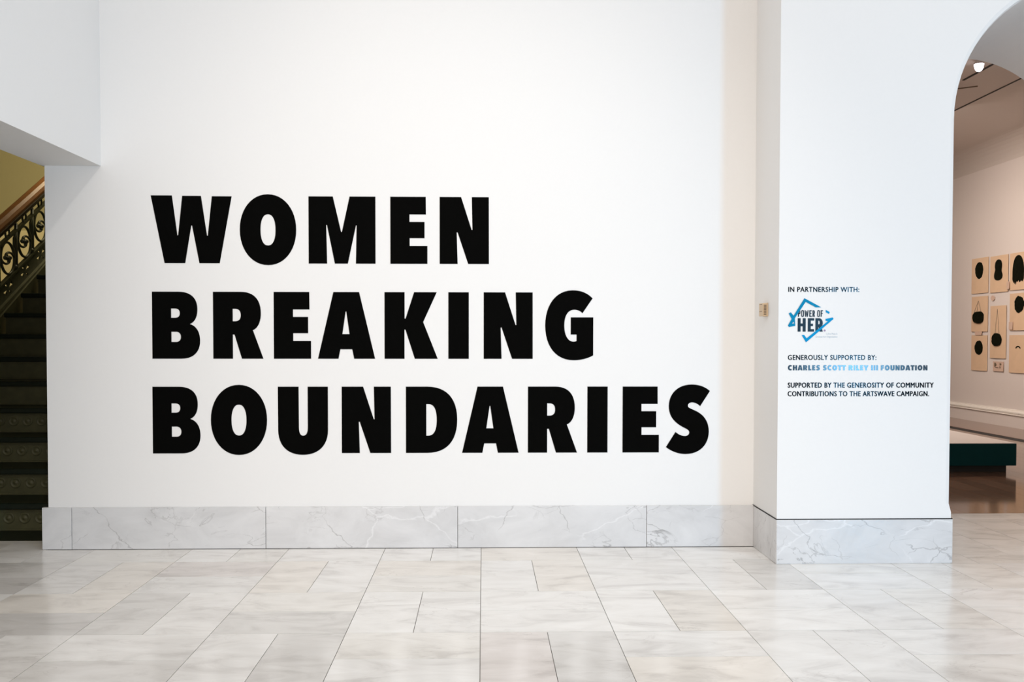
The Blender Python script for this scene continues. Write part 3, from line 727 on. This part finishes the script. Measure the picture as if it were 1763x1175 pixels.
# ------------------------------------------------------------------ credit lines on the pier
YP = PF*S - .0008
def line(s, x0, x1, zb, cap, bold, mat, label, space=1.0):
    me = text_mesh(s, x1-x0, cap, bold, space); me.materials.append(mat)
    o = obj('wall_text', me, None, None, (x0, YP, zb)); tag(o, label, 'lettering', 'small printed credits on the pier'); return o
line('IN PARTNERSHIP WITH:', 1.811, 2.232, 1.6158, .0282, .042, M['navy'], 'short dark blue line of small capitals above the blue logo', 1.1)
line('GENEROUSLY SUPPORTED BY:', 1.812, 2.339, 1.2139, .0285, .042, M['navy'], 'small regular capitals just below the blue logo', 1.1)
# the boldest line is set in the heavy title letters
GL['C'] = [nrm([(1544, 714), ('C', (1513, 680), (1470, 663), (1418, 663)), ('C', (1312, 663), (1244, 755), (1244, 885)), ('C', (1244, 1018), (1312, 1106), (1425, 1106)), ('C', (1475, 1106), (1510, 1092), (1544, 1060)), (1480, 965),
                 ('C', (1460, 983), (1445, 988), (1428, 988)), ('C', (1387, 988), (1365, 945), (1365, 885)), ('C', (1365, 825), (1387, 786), (1428, 786)), ('C', (1450, 786), (1468, 794), (1480, 808))], 1244, 1097, 420)]
GL['H'] = [[(0, 0), (.3, 0), (.3, .37), (.46, .37), (.46, 0), (.76, 0), (.76, 1), (.46, 1), (.46, .63), (.3, .63), (.3, 1), (0, 1)]]
GL['L'] = [[(0, 0), (.54, 0), (.54, .26), (.3, .26), (.3, 1), (0, 1)]]
GL['T'] = [[(.2, 0), (.5, 0), (.5, .74), (.7, .74), (.7, 1), (0, 1), (0, .74), (.2, .74)]]
GL['Y'] = [[(.25, 0), (.55, 0), (.55, .38), (.82, 1), (.5, 1), (.41, .68), (.32, 1), (-.02, 1), (.25, .38)]]
GL['F'] = [[(0, 0), (.29, 0), (.29, .36), (.5, .36), (.5, .6), (.29, .6), (.29, .74), (.54, .74), (.54, 1), (0, 1)]]
def heavy_line(s, width, cap, th):
    loops = []; x = 0.0
    for ch in s:
        if ch == ' ': x += .36; continue
        xs = [p[0] for lp in GL[ch] for p in lp]; w_ = max(xs)
        side = .02 if ch in 'ATY' else .07
        x += side; loops += [[(x+p[0], p[1]) for p in lp] for lp in GL[ch]]; x += w_ + side
    f = width/(x-.07)
    me = shape_mesh([[((a-.07)*f, b*cap) for a, b in lp] for lp in loops], th, 'wall'); me.materials.append(M['navy']); return me
o = obj('wall_text', heavy_line('CHARLES SCOTT RILEY III FOUNDATION', .8366, .0305, .0006), None, None, (1.812, YP, 1.1521))
tag(o, 'boldest small line of the credits, giving the sponsor', 'lettering', 'small printed credits on the pier')
t = thing('wall_text', 'two-line paragraph of small capitals, lowest text on the pier', 'lettering', (1.813, YP, .9990), 'small printed credits on the pier')
for s, x1, zb in (('SUPPORTED BY THE GENEROSITY OF COMMUNITY', 2.684, 1.0499), ('CONTRIBUTIONS TO THE ARTSWAVE CAMPAIGN.', 2.6575, .9990)):
    me = text_mesh(s, x1-1.813, .0288, .055, 1.1); me.materials.append(M['navy']); child('text_line', me, None, t, (1.813, YP, zb))
# logo. outline points measured on a 13.82 px/unit grid whose origin is the pixel (1350,510)
K = 7.964*S/1428.13/13.82; LX, LZ = 1.7857, 1.5902
def LP(p): return (LX + p[0]*K, LZ - p[1]*K)
lg = thing('wall_logo', 'blue angular logo with stacked words in black on the pier', 'logo', (LX, YP, LZ))
def logo_part(name, loops, mat, yo, th=.0006):
    me = shape_mesh([[(LP(p)[0]-LX, LP(p)[1]-LZ) for p in lp] for lp in loops], th, 'wall'); me.materials.append(mat)
    return child(name, me, None, lg, (LX, YP-yo, LZ))
logo_part('blue_stroke', [[(490, 50), (900, 268), (765, 268), (520, 138), (262, 530), (275, 712), (118, 740), (97, 700), (185, 548), (112, 415), (165, 388), (232, 468)], [(228, 612), (252, 652), (195, 662)]], M['tealblue'], .0016)
logo_part('blue_stroke', [[(1008, 330), (1105, 380), (1088, 425), (1012, 385)]], M['blue'], .0016)
logo_part('blue_stroke', [[(1005, 545), (1180, 510), (1198, 545), (538, 1108), (430, 932), (490, 928), (552, 1010), (1065, 598), (1008, 592)]], M['blue'], .0016)
def rc(a, b, c, d): return [(a, b), (c, b), (c, d), (a, d)]
def scaled(gl, x0, x1, y0, y1):     # big glyph squeezed into a logo box
    xs = [p[0] for lp in GL[gl] for p in lp]; ys = [p[1] for lp in GL[gl] for p in lp]
    return [[(x0+(p[0]-min(xs))/(max(xs)-min(xs))*(x1-x0), y1-(p[1]-min(ys))/(max(ys)-min(ys))*(y1-y0)) for p in lp] for lp in GL[gl]]
def lr(gl, x0, x1, y0, y1, mat, yo): logo_part('letter', scaled(gl, x0, x1, y0, y1) if isinstance(gl, str) else gl, mat, yo)
def oo(x0, x1, y0, y1, w):
    cx, cy = (x0+x1)/2, (y0+y1)/2
    f = lambda a, b: [(cx+a*abs(math.cos(t))**.55*math.copysign(1, math.cos(t)), cy+b*abs(math.sin(t))**.55*math.copysign(1, math.sin(t))) for t in [i/28*math.tau+.01 for i in range(28)]]
    return [f((x1-x0)/2, (y1-y0)/2), f((x1-x0)/2-w, (y1-y0)/2-w*1.05)]
I_ = M['inkdark']
t0, t1 = 337, 495
lr([path((338, t0), (375, t0), ('C', (403, t0), (403, 435), (375, 432)), (364, 432), (364, t1), (338, t1)), rc(364, 362, 372, 408)], 0, 0, 0, 0, I_, .0008)
lr(oo(415, 484, t0-3, t1+3, 22), 0, 0, 0, 0, I_, .0008)
lr([[(497, t0), (522, t0), (530, 440), (537, t0+20), (552, t0+20), (560, 440), (570, t0), (594, t0), (578, t1), (553, t1), (545, 400), (536, t1), (512, t1)]], 0, 0, 0, 0, I_, .0008)
lr([[(612, t0), (672, t0), (672, t0+24), (638, t0+24), (638, 402), (664, 402), (664, 424), (638, 424), (638, t1-24), (672, t1-24), (672, t1), (612, t1)]], 0, 0, 0, 0, I_, .0008)
lr([path((690, t0), (722, t0), ('C', (752, t0), (752, 420), (736, 424)), (748, t1), (722, t1), (714, 436), (714, t1), (690, t1)), rc(714, 360, 722, 410)], 0, 0, 0, 0, I_, .0008)
lr(oo(803, 868, t0-3, t1+3, 21), 0, 0, 0, 0, I_, .0008)
lr([[(886, t0), (942, t0), (942, t0+24), (912, t0+24), (912, 402), (936, 402), (936, 424), (912, 424), (912, t1), (886, t1)]], 0, 0, 0, 0, I_, .0008)
h0, h1 = 528, 850
lr([[(334, h0), (405, h0), (405, 655), (455, 655), (455, h0), (527, h0), (527, h1), (455, h1), (455, 722), (405, 722), (405, h1), (334, h1)]], 0, 0, 0, 0, I_, .0008)
lr([[(578, h0), (733, h0), (733, 585), (650, 585), (650, 660), (705, 660), (705, 718), (650, 718), (650, 790), (731, 790), (731, h1), (578, h1)]], 0, 0, 0, 0, I_, .0008)
lr([path((762, h0), (850, h0), ('C', (950, h0), (965, 700), (905, 722)), (942, h1), (865, h1), (838, 740), (832, 740), (832, h1), (762, h1)), path((832, 588), (845, 588), ('C', (875, 592), (875, 672), (845, 676)), (832, 676))], 0, 0, 0, 0, I_, .0008)
logo_part('dot', [[(988+24*math.cos(i/16*math.tau), 822+24*math.sin(i/16*math.tau)) for i in range(16)]], M['mauve'], .0006)
for s, a, b, yb in (('In Art, Music &', 1030, 1297, 922), ('Greatest Art Organization', 768, 1297, 992)):
    me = text_mesh(s, (b-a)*K, 42*K, 0.0, 1.0, .0003); me.materials.append(M['greyink'])
    x, z = LP((a, yb)); child('fine_print', me, None, lg, (x, YP, z))

# ------------------------------------------------------------------ thermostat on the side of the pier
th_ = thing('thermostat', 'small beige thermostat with brown vent grille on the side of the pier', 'thermostat', V(2.874, -.325, 2.485))
X0, X1 = 2.822, 2.873; ya, yb, za, zb = -.383, -.262, 2.422, 2.552
box_at('back_plate', (X1-.008, ya-.004, za-.003), (X1, yb+.004, zb+.003), M['beige'], th_, .0008)
box_at('cover', (X0, ya, za), (X1-.008, yb, zb), M['beige'], th_, .002)
for k in range(7):
    z = za+.013+k*.0152
    box_at('vent_slot', (X0+.008, ya-.0025, z), (X0+.034, ya+.003, z+.0095), M['grille'], th_)
box_at('dial_window', (X0-.002, ya+.03, za+.045), (X0+.002, yb-.02, za+.05), M['grille'], th_)
box_at('dial_window', (X0-.002, ya+.03, zb-.014), (X0+.002, yb-.02, zb-.010), M['grille'], th_)
